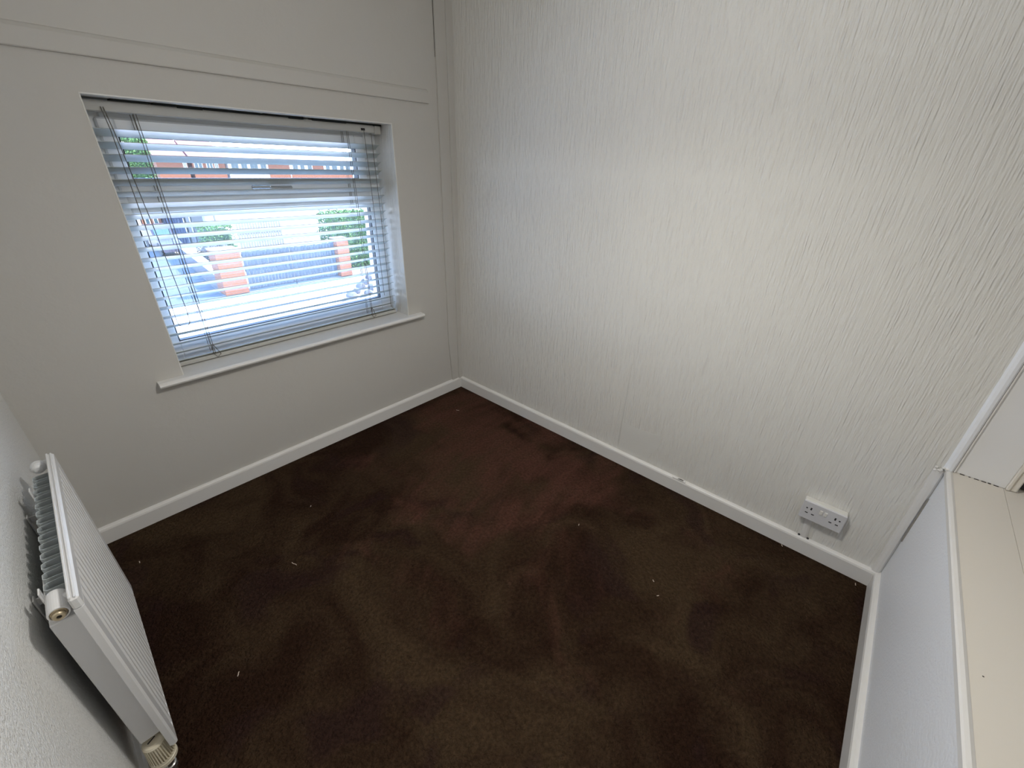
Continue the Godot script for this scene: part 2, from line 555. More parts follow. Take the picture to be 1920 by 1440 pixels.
	prism(st, PackedVector2Array([Vector2(0, -0.029), Vector2(0.011, -0.029), Vector2(0.013, -0.026), Vector2(0.011, 0.02), Vector2(0.005, 0.030), Vector2(0, 0.033)]), Vector3(-2.06, 1.756, 0), Vector3(-0.178, 1.766, 0), Vector3(0, 0, 1), Vector3(0, 1, 0))
	struct_("trim_5", st, M.wall_plain, "flat painted board running across the wall above the window", "picture rail")
	# corner boarding
	st = new_st()
	prism(st, PackedVector2Array([Vector2(-0.114, H), Vector2(-0.112, 1.6), Vector2(-0.108, 0.38), Vector2(-0.086, 0.075), Vector2(-0.03, 0.075), Vector2(-0.045, H)]), Vector3(0, 0, 0), Vector3(0, 0, 0.010), Vector3(1, 0, 0), Vector3(0, 1, 0))
	prism(st, PackedVector2Array([Vector2(-0.047, H), Vector2(-0.032, 0.075), Vector2(0, 0.075), Vector2(0, H)]), Vector3(0, 0, 0), Vector3(0, 0, 0.016), Vector3(1, 0, 0), Vector3(0, 1, 0))
	var cb := struct_("trim_6", st, M.wall_plain, "narrow painted board boxing in the corner beside the window, floor to ceiling", "corner board")
	st = new_st()
	prism(st, PackedVector2Array([Vector2(-0.1175, H), Vector2(-0.1135, H), Vector2(-0.1125, 1.945), Vector2(-0.1145, 1.945)]), Vector3(0, 0, -0.001), Vector3(0, 0, 0.0015), Vector3(1, 0, 0), Vector3(0, 1, 0))
	obj("open_joint", st, M.crack, cb)

# ------------------------------------------------------------------ window
func frame_of(st: SurfaceTool, x0: float, x1: float, y0: float, y1: float, l: float, r: float, b: float, t: float, z0: float, z1: float, bev := 0.004) -> void:
	bx(st, Vector3(x0, y0, z0), Vector3(x0 + l, y1, z1), bev)
	bx(st, Vector3(x1 - r, y0, z0), Vector3(x1, y1, z1), bev)
	bx(st, Vector3(x0 + l - 0.002, y0, z0), Vector3(x1 - r + 0.002, y0 + b, z1), bev)
	bx(st, Vector3(x0 + l - 0.002, y1 - t, z0), Vector3(x1 - r + 0.002, y1, z1), bev)

func window() -> void:
	var w := Node3D.new()
	w.name = "window_1"
	add_child(w)
	tag(w, "white plastic window with a top opener, behind the slatted blind", "window", "", "structure")
	var st := new_st()
	frame_of(st, X1, X2, Y1, Y2, 0.054, 0.075, 0.09, 0.07, -0.245, -0.165, 0.005)
	obj("frame", st, M.upvc, w)
	st = new_st()
	bx(st, Vector3(X1 + 0.05, 1.252, -0.24), Vector3(X2 - 0.07, 1.345, -0.163), 0.006)
	obj("transom", st, M.upvc, w)
	st = new_st()
	frame_of(st, -1.53, -0.486, 1.325, 1.575, 0.05, 0.054, 0.051, 0.057, -0.215, -0.148, 0.006)
	var sash := obj("sash", st, M.upvc, w)
	st = new_st()
	bx(st, Vector3(-1.075, 1.337, -0.150), Vector3(-0.99, 1.352, -0.138), 0.004)
	bx(st, Vector3(-1.0, 1.335, -0.142), Vector3(-0.90, 1.349, -0.128), 0.005)
	obj("handle", st, M.chrome, sash)
	st = new_st()
	bx(st, Vector3(-1.485, 1.37, -0.192), Vector3(-0.535, 1.523, -0.188))
	obj("pane", st, M.glass, w)
	st = new_st()
	bx(st, Vector3(-1.52, 0.718, -0.202), Vector3(-0.478, 1.256, -0.198))
	obj("pane", st, M.glass, w)
	st = new_st()
	frame_of(st, -1.4805, -0.5395, 1.3755, 1.5185, 0.0042, 0.0042, 0.0042, 0.0042, -0.1875, -0.152, 0.0)
	frame_of(st, -1.5135, -0.4825, 0.7225, 1.2525, 0.0042, 0.0042, 0.0042, 0.0042, -0.1975, -0.169, 0.0)
	obj("gasket", st, M.gasket, w)
	st = new_st()
	prism(st, PackedVector2Array([Vector2(-0.165, 0), Vector2(0.034, 0), Vector2(0.041, -0.004), Vector2(0.044, -0.011), Vector2(0.041, -0.018), Vector2(0.034, -0.022), Vector2(-0.165, -0.022)]), Vector3(X1 + 0.001, Y1, 0), Vector3(X2 - 0.001, Y1, 0), Vector3(0, 0, 1), Vector3(0, 1, 0))
	for e in [[-1.658, X1 + 0.001], [X2 - 0.001, -0.317]]:
		prism(st, PackedVector2Array([Vector2(0.001, 0), Vector2(0.034, 0), Vector2(0.041, -0.004), Vector2(0.044, -0.011), Vector2(0.041, -0.018), Vector2(0.034, -0.022), Vector2(0.001, -0.022)]), Vector3(e[0], Y1, 0), Vector3(e[1], Y1, 0), Vector3(0, 0, 1), Vector3(0, 1, 0))
	obj("window_sill", st, M.gloss, w)
	st = new_st()
	bx(st, Vector3(X1 - 0.03, Y1 - 0.01, -0.32), Vector3(X2 + 0.03, Y1 + 0.03, -0.24), 0.006)
	obj("outer_sill", st, M.upvc, w)

# ------------------------------------------------------------------ blind
func blind() -> void:
	var zc := -0.112
	var b := thing("venetian_blind", "white horizontal slatted blind hanging half open in the window recess", "blind", Vector3(-1.0, Y2, zc))
	var xl := X1 + 0.007 + 1.0
	var xr := -0.437 + 1.0
	var st := new_st()
	bx(st, Vector3(xl, -0.044, -0.028), Vector3(xr - 0.02, -0.010, 0.027), 0.003)
	var hr := obj("headrail", st, M.headrail, b)
	st = new_st()
	bx(st, Vector3(xr - 0.022, -0.049, -0.032), Vector3(xr + 0.012, -0.004, 0.033), 0.003)
	obj("end_bracket", st, M.headrail, hr)
	st = new_st()
	bx(st, Vector3(0.466, -0.036, 0.026), Vector3(0.486, -0.026, 0.032), 0.001)
	obj("cord_lock", st, M.dark, hr)
	# slats: gently crowned strips, room edge up
	st = new_st()
	var prof := PackedVector2Array()
	var n := 6
	for i in n + 1:
		var u := -0.025 + 0.05 * i / n
		prof.append(Vector2(u, 0.0028 * (1.0 - pow(u / 0.025, 2.0)) + 0.0011))
	for i in n + 1:
		var u := 0.025 - 0.05 * i / n
		prof.append(Vector2(u, 0.0028 * (1.0 - pow(u / 0.025, 2.0)) - 0.0011))
	prism(st, prof, Vector3(xl + 0.003, 0, 0), Vector3(xr + 0.003, 0, 0), Vector3(0, 0, 1), Vector3(0, 1, 0))
	var slat := mesh_of(st)
	for i in 23:
		var tilt := deg_to_rad(-26.0 + rng.randf_range(-1.2, 1.2))
		var y := 1.527 - 0.0397 * i - Y2
		var basis_ := Basis(Vector3(0, 0, 1), rng.randf_range(-0.0012, 0.0012)) * Basis(Vector3(1, 0, 0), tilt)
		share("slat", slat, M.slat, b, Transform3D(basis_, Vector3(0, y, rng.randf_range(-0.001, 0.001))))
	st = new_st()
	bx(st, Vector3(xl + 0.002, Y1 + 0.004 - Y2, -0.026), Vector3(xr + 0.004, Y1 + 0.022 - Y2, 0.026), 0.004)
	obj("bottom_rail", st, M.headrail, b)
	# ladder cords and lift cords
	for k in [-0.424, 0.39]:
		st = new_st()
		for z in [-0.0255, 0.0265]:
			for dx in [-0.004, 0.004]:
				tube(st, [Vector3(k + dx, -0.044, z), Vector3(k + dx * 1.2 + 0.004, -0.45, z), Vector3(k + dx * 0.8 + 0.009, Y1 + 0.025 - Y2, z)], 0.0012, 5)
		obj("ladder_cord", st, M.cord, b)
	for k in [-0.424, 0.39]:
		st = new_st()
		tube(st, [Vector3(k + 0.009, Y1 + 0.07 - Y2, 0.027), Vector3(k + 0.004, Y1 + 0.03 - Y2, 0.0285), Vector3(k + 0.016, Y1 + 0.008 - Y2, 0.0295), Vector3(k + 0.032, Y1 + 0.02 - Y2, 0.0285), Vector3(k + 0.014, Y1 + 0.066 - Y2, 0.027)], 0.0014, 5)
		obj("cord_knot", st, M.cord, b)
	# looped tilt cord at the left
	st = new_st()
	var pts := [Vector3(-0.512, -0.03, 0.033), Vector3(-0.507, -0.1, 0.036), Vector3(-0.505, -0.4, 0.037), Vector3(-0.512, -0.72, 0.037)]
	for i in 9:
		var a := PI + PI * i / 8.0
		pts.append(Vector3(-0.490 + 0.022 * cos(a), -0.795 + 0.022 * sin(a) * 1.2, 0.037))
	pts += [Vector3(-0.467, -0.74, 0.037), Vector3(-0.482, -0.4, 0.037), Vector3(-0.499, -0.1, 0.036), Vector3(-0.505, -0.03, 0.033)]
	tube(st, pts, 0.0014, 5)
	obj("tilt_cord", st, M.cord, b)
	# lift cords at the right
	st = new_st()
	tube(st, [Vector3(0.478, -0.032, 0.032), Vector3(0.481, -0.3, 0.036), Vector3(0.487, -0.87, 0.036)], 0.0013, 5)
	obj("lift_cord", st, M.cord, b)
	st = new_st()
	tube(st, [Vector3(0.518, -0.045, 0.03), Vector3(0.523, -0.4, 0.033), Vector3(0.526, -0.95, 0.033)], 0.0014, 5)
	obj("lift_cord", st, M.cord, b)

# ------------------------------------------------------------------ radiator
func radiator() -> void:
	var r := Node3D.new()
	r.name = "radiator"
	r.position = Vector3(-LEFT, 0, 0)
	r.rotation.y = -TURN
	add_child(r)
	tag(r, "white panel radiator with grooved front, low on the left wall", "radiator")
	# own axes: x out from the wall, y up, z along the wall
	var s0 := 0.50
	var s1 := 1.137
	var y0 := 0.137
	var y1 := 0.712
	var st := new_st()
	# front: upright grooves pressed into the sheet, rounded rim
	var prof := PackedVector2Array()
	var grooves := 18
	var lo := s0 + 0.035
	var hi := s1 - 0.035
	prof.append(Vector2(s0, 0.074))
	prof.append(Vector2(s0, 0.086))
	prof.append(Vector2(s0 + 0.004, 0.090))
	var p := (hi - lo) / grooves
	for i in grooves:
		var c := lo + p * (i + 0.5)
		for q in [[-0.34, 0.090], [-0.2, 0.0865], [0.2, 0.0865], [0.34, 0.090]]:
			prof.append(Vector2(c + p * q[0], q[1]))
	prof.append(Vector2(s1 - 0.004, 0.090))
	prof.append(Vector2(s1, 0.086))
	prof.append(Vector2(s1, 0.074))
	prism(st, prof, Vector3(0, y0 + 0.008, 0), Vector3(0, y1 - 0.03, 0), Vector3(0, 0, 1), Vector3(1, 0, 0))
	# plain top and bottom bands with bevelled rims
	bx(st, Vector3(0.074, y1 - 0.031, s0), Vector3(0.0902, y1 - 0.001, s1), 0.004)
	bx(st, Vector3(0.074, y0 + 0.001, s0), Vector3(0.0894, y0 + 0.012, s1), 0.004)
	obj("front_panel", st, M.enamel, r)
	st = new_st()
	bx(st, Vector3(0.0755, y1 - 0.006, s0 + 0.004), Vector3(0.0795, y1 + 0.003, s1 - 0.002), 0.001)
	bx(st, Vector3(0.0830, y1 - 0.006, s0 + 0.004), Vector3(0.0865, y1 + 0.002, s1 - 0.002), 0.001)
	obj("top_seam", st, M.enamel, r)
	# folded convector sheet: one U-shaped channel after another
	st = new_st()
	var f := PackedVector2Array([Vector2(0.0, 0.074), Vector2(0.002, 0.039), Vector2(0.006, 0.034), Vector2(0.022, 0.034), Vector2(0.026, 0.039), Vector2(0.028, 0.074), Vector2(0.0266, 0.074), Vector2(0.0246, 0.040), Vector2(0.0215, 0.0355), Vector2(0.0065, 0.0355), Vector2(0.0034, 0.040), Vector2(0.0014, 0.074)])
	prism(st, f, Vector3(0, 0.19, 0), Vector3(0, 0.672, 0), Vector3(0, 0, 1), Vector3(1, 0, 0))
	var fin := mesh_of(st)
	for i in 14:
		share("convector_fin", fin, M.fin, r, Transform3D(Basis(), Vector3(0, 0, 0.532 + 0.0362 * i)))
	st = new_st()
	bx(st, Vector3(0.031, 0.185, 1.058), Vector3(0.074, 0.652, 1.112), 0.002)
	obj("end_channel", st, M.enamel, r)
	# tees at the corners
	for e in [[1.06, 1.121, y1 - 0.034], [0.475, 0.515, y1 - 0.034], [1.02, 1.064, y0 + 0.03], [0.475, 0.515, y0 + 0.03]]:
		st = new_st()
		var L: float = e[1] - e[0]
		if e[0] > 1.0:
			lathe(st, [[0, 0], [0.010, 0.0], [0.0155, 0.004], [0.0165, 0.012], [0.0165, L - 0.003], [0.0155, L], [0.0135, L], [0.0130, L - 0.006], [0, L - 0.006]], 28, axis_xf(Vector3(0.053, e[2], e[0]), Vector3(0, 0, 1)))
		else:
			lathe(st, [[0, 0], [0.008, 0.001], [0.0135, 0.006], [0.0165, 0.014], [0.0165, L - 0.014], [0.0135, L - 0.006], [0.008, L - 0.001], [0, L]], 24, axis_xf(Vector3(0.050, e[2], e[0]), Vector3(0, 0, 1)))
		lathe(st, [[0.012, 0.0], [0.0125, 0.026]], 20, axis_xf(Vector3(0.053, e[2], (e[0] + e[1]) * 0.5 - 0.005), Vector3(1, 0, 0)))
		obj("tee", st, M.enamel, r)
	# blanking plug with its bleed screw in the near top tee
	st = new_st()
	lathe(st, [[0.0122, 0.0], [0.0122, 0.006], [0.0100, 0.008], [0.0100, 0.014], [0.0085, 0.017], [0.004, 0.017], [0.004, 0.013], [0, 0.013]], 24, axis_xf(Vector3(0.053, y1 - 0.034, 1.112), Vector3(0, 0, 1)))
	var plug := obj("blanking_plug", st, M.brass, r)
	tag(plug, "brass plug", "")
	st = new_st()
	lathe(st, [[0, 0.0], [0.0038, 0.0], [0.0038, 0.001], [0, 0.001]], 8, axis_xf(Vector3(0.053, y1 - 0.034, 1.1255), Vector3(0, 0, 1)))
	obj("bleed_screw", st, M.dark, plug)
	# wall brackets
	for s in [0.62, 1.035]:
		st = new_st()
		var sp: float = s if s < 1.0 else 0.955
		bx(st, Vector3(0.001, 0.44, sp), Vector3(0.004, 0.62, sp + 0.02), 0.001)
		bx(st, Vector3(0.003, 0.59, sp), Vector3(0.034, 0.61, sp + 0.003), 0.001)
		bx(st, Vector3(0.0305, 0.585, sp), Vector3(0.0335, 0.66, s + 0.018), 0.001)
		bx(st, Vector3(0.0305, 0.63, s - 0.002), Vector3(0.0335, 0.690, s + 0.018), 0.001)
		obj("wall_bracket", st, M.enamel, r)
	# thermostatic valve at the near bottom corner
	var c := Vector3(0.050, 0.0, 1.110)
	st = new_st()
	lathe(st, [[0.0, 0.1725], [0.014, 0.1725], [0.0205, 0.170], [0.0232, 0.166], [0.0232, 0.163], [0.0215, 0.161], [0.0215, 0.105], [0.0272, 0.1045], [0.0275, 0.099], [0.0245, 0.0985]], 48, axis_xf(c, Vector3(0, 1, 0)))
	var head := obj("thermostat_head", st, M.valve, r)
	tag(head, "cream ribbed thermostat head", "")
	for k in 30:
		st = new_st()
		prism_xf(st, Transform3D(Basis(Vector3(0, 1, 0), TAU * k / 30.0), c))
		obj("grip_rib", st, M.valve, head)
	st = new_st()
	lathe(st, [[0.0245, 0.099], [0.0285, 0.097], [0.0285, 0.086], [0.021, 0.083], [0.017, 0.073], [0, 0.073]], 40, axis_xf(c, Vector3(0, 1, 0)))
	obj("setting_ring", st, M.valve, r)
	st = new_st()
	bx(st, Vector3(-0.0085, 0.1724, -0.0015), Vector3(0.0095, 0.1732, 0.0015), 0.0, Transform3D(Basis(Vector3(0, 1, 0), 0.5), c + Vector3(-0.002, 0, -0.001)))
	obj("index_mark", st, M.dark, head)
	st = new_st()
	lathe(st, [[0.012, 0.075], [0.012, 0.05], [0.015, 0.048], [0.015, 0.034], [0.0078, 0.032], [0.0078, -0.01]], 24, axis_xf(c, Vector3(0, 1, 0)))
	obj("valve_body", st, M.chrome, r)

func prism_xf(st: SurfaceTool, xf: Transform3D) -> void:
	var h := [[0.0205, 0.1690], [0.0232, 0.1660], [0.0252, 0.135], [0.0275, 0.104], [0.0210, 0.104], [0.0200, 0.166]]
	var pr := PackedVector2Array()
	for e in h:
		pr.append(Vector2(e[0], e[1]))
	prism(st, pr, xf * Vector3(0, 0, -0.0012), xf * Vector3(0, 0, 0.0012), xf.basis.x, xf.basis.y)

# ------------------------------------------------------------------ socket
func socket() -> void:
	var z0 := 2.150
	var z1 := 2.298
	var yb := 0.192
	var yt := 0.281
	var s := thing("double_socket", "white double wall socket with two switches, above the skirting on the ribbed wall", "socket", Vector3(0, yb, z0))
	var w := z1 - z0
	var h := yt - yb
	var st := new_st()
	bx(st, Vector3(-0.029, 0.001, 0.001), Vector3(0, h, w - 0.001), 0.003)
	obj("back_box", st, M.socket_box, s)
	st = new_st()
	bx(st, Vector3(-0.037, 0.0, 0.0), Vector3(-0.0285, h, w), 0.003)
	var plate := obj("face_plate", st, M.socket, s)
	for k in 2:
		st = new_st()
		var zc := w * 0.5 + (-0.008 if k == 0 else 0.008)
		bx(st, Vector3(-0.0405, h * 0.5 + 0.004, zc - 0.0055), Vector3(-0.036, h * 0.5 + 0.026, zc + 0.0055), 0.002, Transform3D())
		obj("rocker_switch", st, M.socket_box, plate)
	for k in 2:
		var zc := w * 0.22 if k == 0 else w * 0.78
		for hole in [[0.0, 0.058, 0.0028, 0.006], [-0.011, 0.034, 0.005, 0.0022], [0.011, 0.034, 0.005, 0.0022]]:
			st = new_st()
			var y: float = hole[1] * h / 0.089
			bx(st, Vector3(-0.0374, y - hole[3], zc + hole[0] - hole[2]), Vector3(-0.0368, y + hole[3], zc + hole[0] + hole[2]), 0.0)
			obj("pin_hole", st, M.dark, plate)
	for k in [w * 0.12, w * 0.88]:
		st = new_st()
		lathe(st, [[0, 0.0005], [0.003, 0.0005], [0.0033, 0.0]], 12, axis_xf(Vector3(-0.0371, h * 0.5 + 0.012, k), Vector3(-1, 0, 0)))
		obj("screw", st, M.dark, plate)
	# painted-over cable run from the socket down behind the skirting
	st = new_st()
	prism(st, PackedVector2Array([Vector2(0, 0), Vector2(0.006, 0.002), Vector2(0.009, 0.010), Vector2(0.008, 0.020), Vector2(0.005, 0.026), Vector2(0, 0.028)]), Vector3(0, 0.076, 2.186), Vector3(0, yb + 0.002, 2.176), Vector3(-1, 0, 0), Vector3(0, 0, 1))
	var cc := obj("cable_cover", st, M.gloss)
	tag(cc, "short painted-over cable run between the double socket and the skirting", "cable cover")
	for p in [Vector3(-0.008, 0.084, 2.183), Vector3(-0.006, 0.082, 2.216)]:
		st = new_st()
		bx(st, p - Vector3(0.004, 0.005, 0.0045), p + Vector3(0.004, 0.004, 0.0045), 0.003)
		obj("fixing_hole", st, M.dark, cc)

# ------------------------------------------------------------------ fill lamp added overhead, out of view, to brighten the room
func added_fill_lamp() -> void:
	var at := Vector3(-1.12, 1.88, 1.55)
	var l := thing("added_fill_lamp", "added unseen fill lamp in a round white paper shade hanging from the ceiling", "lamp", at)
	var m := mat(Color(1, 0.98, 0.94), 0.7)
	m.emission_enabled = true
	m.emission = Color(1.0, 0.97, 0.93)
	m.emission_energy_multiplier = 1.2
	var st := new_st()
	var pr := []
	for i in 17:
		var t := PI * i / 16.0
		pr.append([0.11 * sin(t) * (1.0 if i % 2 == 0 else 0.985) if i > 0 and i < 16 else 0.0, -0.11 * cos(t)])
	lathe(st, pr, 32, Transform3D())
	obj("fill_shade", st, m, l)
	st = new_st()
	tube(st, [Vector3(0, 0.109, 0), Vector3(0, H - at.y - 0.02, 0)], 0.004, 8)
	obj("flex", st, M.gloss, l)
	st = new_st()
	lathe(st, [[0, 0.0], [0.05, 0.0], [0.045, -0.02], [0.01, -0.03], [0, -0.03]], 24, Transform3D(Basis(), Vector3(0, H - at.y, 0)))
	obj("ceiling_rose", st, M.gloss, l)
	var o := OmniLight3D.new()
	o.name = "fill_light"
	o.light_color = Color(1.0, 0.985, 0.96)
	o.light_energy = 0.25
	o.omni_range = 8.0
	o.omni_attenuation = 2.0
	o.light_size = 0.1
	o.shadow_enabled = true
	l.add_child(o)
	var d := SpotLight3D.new()      # added spot in the fill lamp, lifts the low walls
	d.name = "fill_downlight"
	d.rotation.x = -PI / 2
	d.light_color = o.light_color
	d.light_energy = 0.95
	d.spot_range = 8.0
	d.spot_attenuation = 2.0
	d.spot_angle = 84.0
	d.spot_angle_attenuation = 1.0
	d.light_size = 0.1
	d.shadow_enabled = true
	l.add_child(d)

# ------------------------------------------------------------------ scraps of lint on the carpet
func scraps() -> void:
	var list := [
		[-1.531, 0.684, 0.022, "curled pale thread lying alone on the carpet in front of the radiator", true],
		[-1.834, 0.971, 0.014, "pale scrap on the carpet beside the lower end of the radiator", false],
		[-1.336, 0.417, 0.007, "tiny pale crumb on the carpet nearest the skirting under the window", false],
		[-0.554, 1.415, 0.010, "pinkish crumb on the rubbed reddish part of the carpet", false],
		[-0.596, 1.801, 0.009, "pale crumb on the carpet towards the socket, farther of two", false],
		[-0.647, 1.843, 0.008, "pale crumb on the carpet towards the socket, nearer of two", false],
		[-1.947, 0.228, 0.010, "pale scrap on the carpet at the far end of the radiator", false],
		[-0.03, 2.145, 0.011, "pale scrap against the skirting below the double socket", false],
		[-0.045, 2.415, 0.012, "pale scrap in the carpet corner at the low bulkhead wall", false],
		[-0.265, 0.257, 0.016, "pale streak of fluff on the carpet in the corner under the window", true],
	]
	for e in list:
		var st := new_st()
		var a := rng.randf() * TAU
		var L: float = e[2]
		var pts := []
		for i in 6:
			var t := (i / 5.0 - 0.5) * L
			pts.append(Vector3(t, 0.002 + 0.0008 * sin(i * 1.7), (0.35 * L if e[4] else 0.12 * L) * cos(i * 0.62)))
		tube(st, pts, 0.0013 if e[4] else 0.0016, 6)
		var o := obj("lint_scrap", st, M.lint)
		o.position = Vector3(e[0], 0.001, e[1])
		o.rotation.y = a
		tag(o, e[3], "lint", "scraps on the carpet")

# ------------------------------------------------------------------ outside
func outside() -> void:
	var brick := mat(lin(0.17, 0.058, 0.024), 0.9)
	var mortar := mat(lin(0.20, 0.17, 0.15), 0.95)
	var roofm := mat(lin(0.17, 0.08, 0.07), 0.9)
	var roof2 := mat(lin(0.42, 0.42, 0.42), 0.9)
	var render := mat(lin(0.78, 0.78, 0.76), 0.9)
	var pale := mat(lin(0.15, 0.145, 0.135), 0.9)
	var paving := mat(lin(0.62, 0.60, 0.56), 0.9)
	var tarmac := mat(lin(0.045, 0.06, 0.075), 0.9)
	var gate := mat(lin(0.017, 0.032, 0.052), 0.7)
	var gate2 := mat(lin(0.022, 0.039, 0.062), 0.7)
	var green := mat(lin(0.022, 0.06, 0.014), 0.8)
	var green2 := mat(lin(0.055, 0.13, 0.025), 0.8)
	var glassd := mat(lin(0.03, 0.06, 0.065), 0.2)
	var blue := mat(lin(0.015, 0.032, 0.075), 0.6)
	var stone := mat(lin(0.075, 0.075, 0.085), 0.9)
	var carp := mat(lin(0.02, 0.008, 0.015), 0.3)
	# ground
	var st := new_st()
	bx(st, Vector3(-60, GROUND - 0.3, -110), Vector3(90, GROUND - 0.02, -0.26))
	struct_("ground", st, pale, "pale ground between the houses outside the window", "ground")
	st = new_st()
	bx(st, Vector3(-6, GROUND - 0.05, -13.75), Vector3(12, GROUND, -0.27))
	struct_("paving", st, paving, "bright sunlit concrete paving between the house and the gate", "paving")
	st = new_st()
	prism(st, PackedVector2Array([Vector2(-4.0, -13.75), Vector2(2.05, -13.75), Vector2(2.95, -24), Vector2(2.2, -40), Vector2(-4, -40)]), Vector3(0, GROUND - 0.02, 0), Vector3(0, GROUND + 0.002, 0), Vector3(1, 0, 0), Vector3(0, 0, 1))
	struct_("lane", st, tarmac, "blue-grey tarmac lane running away left of the brick gate pillar", "road")
	# gate pillars in brick
	for e in [[2.16, 2.88, "brick gate pillar left of the grey boarded gate", -14.0], [6.24, 6.72, "brick gate pillar between the grey boarded gate and the green hedge", -14.0]]:
		var p := thing("gate_pillar", e[2], "pillar", Vector3(e[0], GROUND, e[3]), "brick pillars of the driveway gate")
		var w: float = e[1] - e[0]
		st = new_st()
		bx(st, Vector3(0.008, 0, -w + 0.008), Vector3(w - 0.008, 1.40, -0.008))
		obj("mortar_core", st, mortar, p)
		st = new_st()
		var courses := 18
		for c in courses:
			var y := c * 0.0765 + 0.006
			var nb := int(round(w / 0.23))
			for k in nb + 1:
				var off := 0.0 if c % 2 == 0 else 0.5
				var xa := clampf((k - off) * w / nb, 0, w)
				var xb := clampf((k + 1 - off) * w / nb, 0, w)
				if xb - xa < 0.03:
					continue
				bx(st, Vector3(xa + 0.005, y, -0.06), Vector3(xb - 0.005, y + 0.066, 0.0), 0.003)
				bx(st, Vector3(0, y, -xb + 0.005), Vector3(0.06, y + 0.066, -xa - 0.005), 0.003)
		tag(obj("brick", st, brick, p), "red bricks", "", "", "stuff")
		st = new_st()
		bx(st, Vector3(-0.03, 1.385, -w - 0.03), Vector3(w + 0.03, 1.44, 0.03), 0.015)
		obj("coping", st, mortar, p)
	# two gate leaves of upright boards
	for e in [[2.95, 4.50, "left leaf of the grey boarded driveway gate"], [4.56, 6.16, "right leaf of the grey boarded driveway gate"]]:
		var p := thing("gate_leaf", e[2], "gate", Vector3(e[0], GROUND, -14.1), "grey boarded gate leaves")
		var w: float = e[1] - e[0]
		for m in 14:
			st = new_st()
			bx(st, Vector3(w * m / 14.0 + 0.006, 0.05, -0.02), Vector3(w * (m + 1) / 14.0 - 0.006, 1.30 + 0.01 * sin(m * 2.1), 0.0), 0.003)
			obj("board", st, gate if m % 2 else gate2, p)
		st = new_st()
		for y in [0.15, 0.65, 1.15]:
			bx(st, Vector3(0, y, -0.06), Vector3(w, y + 0.09, -0.02), 0.004)
		obj("rail", st, gate, p)
	st = new_st()
	bx(st, Vector3(4.51, GROUND, -14.12), Vector3(4.55, GROUND + 1.42, -14.08), 0.004)
	tag(obj("gate_post", st, gate), "slim grey post between the two boarded gate leaves", "post")
	# hedge behind the right pillar
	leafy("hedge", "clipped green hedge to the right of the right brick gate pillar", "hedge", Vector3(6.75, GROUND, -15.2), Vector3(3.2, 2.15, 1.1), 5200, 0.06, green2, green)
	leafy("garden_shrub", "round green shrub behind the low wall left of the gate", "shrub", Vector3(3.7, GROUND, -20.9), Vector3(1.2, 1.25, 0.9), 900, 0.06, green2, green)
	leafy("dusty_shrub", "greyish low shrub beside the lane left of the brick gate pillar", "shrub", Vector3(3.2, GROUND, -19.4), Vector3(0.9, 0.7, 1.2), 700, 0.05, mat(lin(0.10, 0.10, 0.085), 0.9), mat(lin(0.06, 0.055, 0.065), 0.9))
	# low wall with a pale coping along the lane, casting its shade onto the tarmac
	st = new_st()
	prism(st, PackedVector2Array([Vector2(2.2, -14.7), Vector2(2.45, -14.7), Vector2(2.99, -21.4), Vector2(2.74, -21.4)]), Vector3(0, GROUND, 0), Vector3(0, GROUND + 0.55, 0), Vector3(1, 0, 0), Vector3(0, 0, 1))
	var lwall := obj("garden_wall", st, stone)
	tag(lwall, "low grey garden wall along the lane behind the left gate pillar", "garden wall")
	st = new_st()
	prism(st, PackedVector2Array([Vector2(2.17, -14.7), Vector2(2.48, -14.7), Vector2(3.02, -21.4), Vector2(2.71, -21.4)]), Vector3(0, GROUND + 0.55, 0), Vector3(0, GROUND + 0.6, 0), Vector3(1, 0, 0), Vector3(0, 0, 1))
	obj("coping", st, render, lwall)
	# rockery stones in front of the right pillar
	for k in 18:
		st = new_st()
		var rr := rng.randf_range(0.15, 0.20)
		var pr := []
		for i in 6:
			var t := PI * i / 5.0
			pr.append([maxf(rr * sin(t) * rng.randf_range(0.85, 1.1), 0.0) if i > 0 and i < 5 else 0.0, -rr * 0.7 * cos(t)])
		lathe(st, pr, 8, Transform3D(Basis.from_euler(Vector3(rng.randf() * 0.4, rng.randf() * TAU, rng.randf() * 0.4)), Vector3.ZERO))
		var o := obj("rockery_stone", st, stone)
		var col := k % 3
		var row := k / 3
		o.position = Vector3(4.55 + row * 0.44 + col * 0.2, GROUND + rr * 0.5, -10.55 - row * 0.46 + col * 0.42)
		tag(o, "grey rockery stone in the rough bed in front of the hedge", "stone", "rockery stones by the hedge")
	# pale picket fence behind the gate
	var pk := thing("picket_fence", "pale weathered picket fence behind the boarded gate, in front of the white garage", "fence", Vector3(4.15, GROUND, -18.0))
	for k in 17:
		st = new_st()
		var x := 1.74 * k / 17.0
		prism(st, PackedVector2Array([Vector2(x + 0.012, 0.05), Vector2(x + 0.088, 0.05), Vector2(x + 0.088, 1.66), Vector2(x + 0.05, 1.74), Vector2(x + 0.012, 1.66)]), Vector3(0, 0, -0.02), Vector3(0, 0, 0), Vector3(1, 0, 0), Vector3(0, 1, 0))
		obj("picket", st, pale, pk)
	st = new_st()
	for y in [0.35, 1.25]:
		bx(st, Vector3(0, y, -0.06), Vector3(1.75, y + 0.08, -0.02), 0.004)
	obj("rail", st, pale, pk)
	# white rendered garage
	var ga := thing("garage", "long white rendered garage filling the view behind the gate", "garage", Vector3(5.0, GROUND, -24.0))
	st = new_st()
	bx(st, Vector3(0, 0, -5), Vector3(12, 2.62, 0), 0.01)
	obj("wall", st, render, ga)
	st = new_st()
	bx(st, Vector3(-0.15, 2.62, -5.2), Vector3(12.2, 2.76, 0.15), 0.02)
	obj("roof", st, roof2, ga)
	st = new_st()
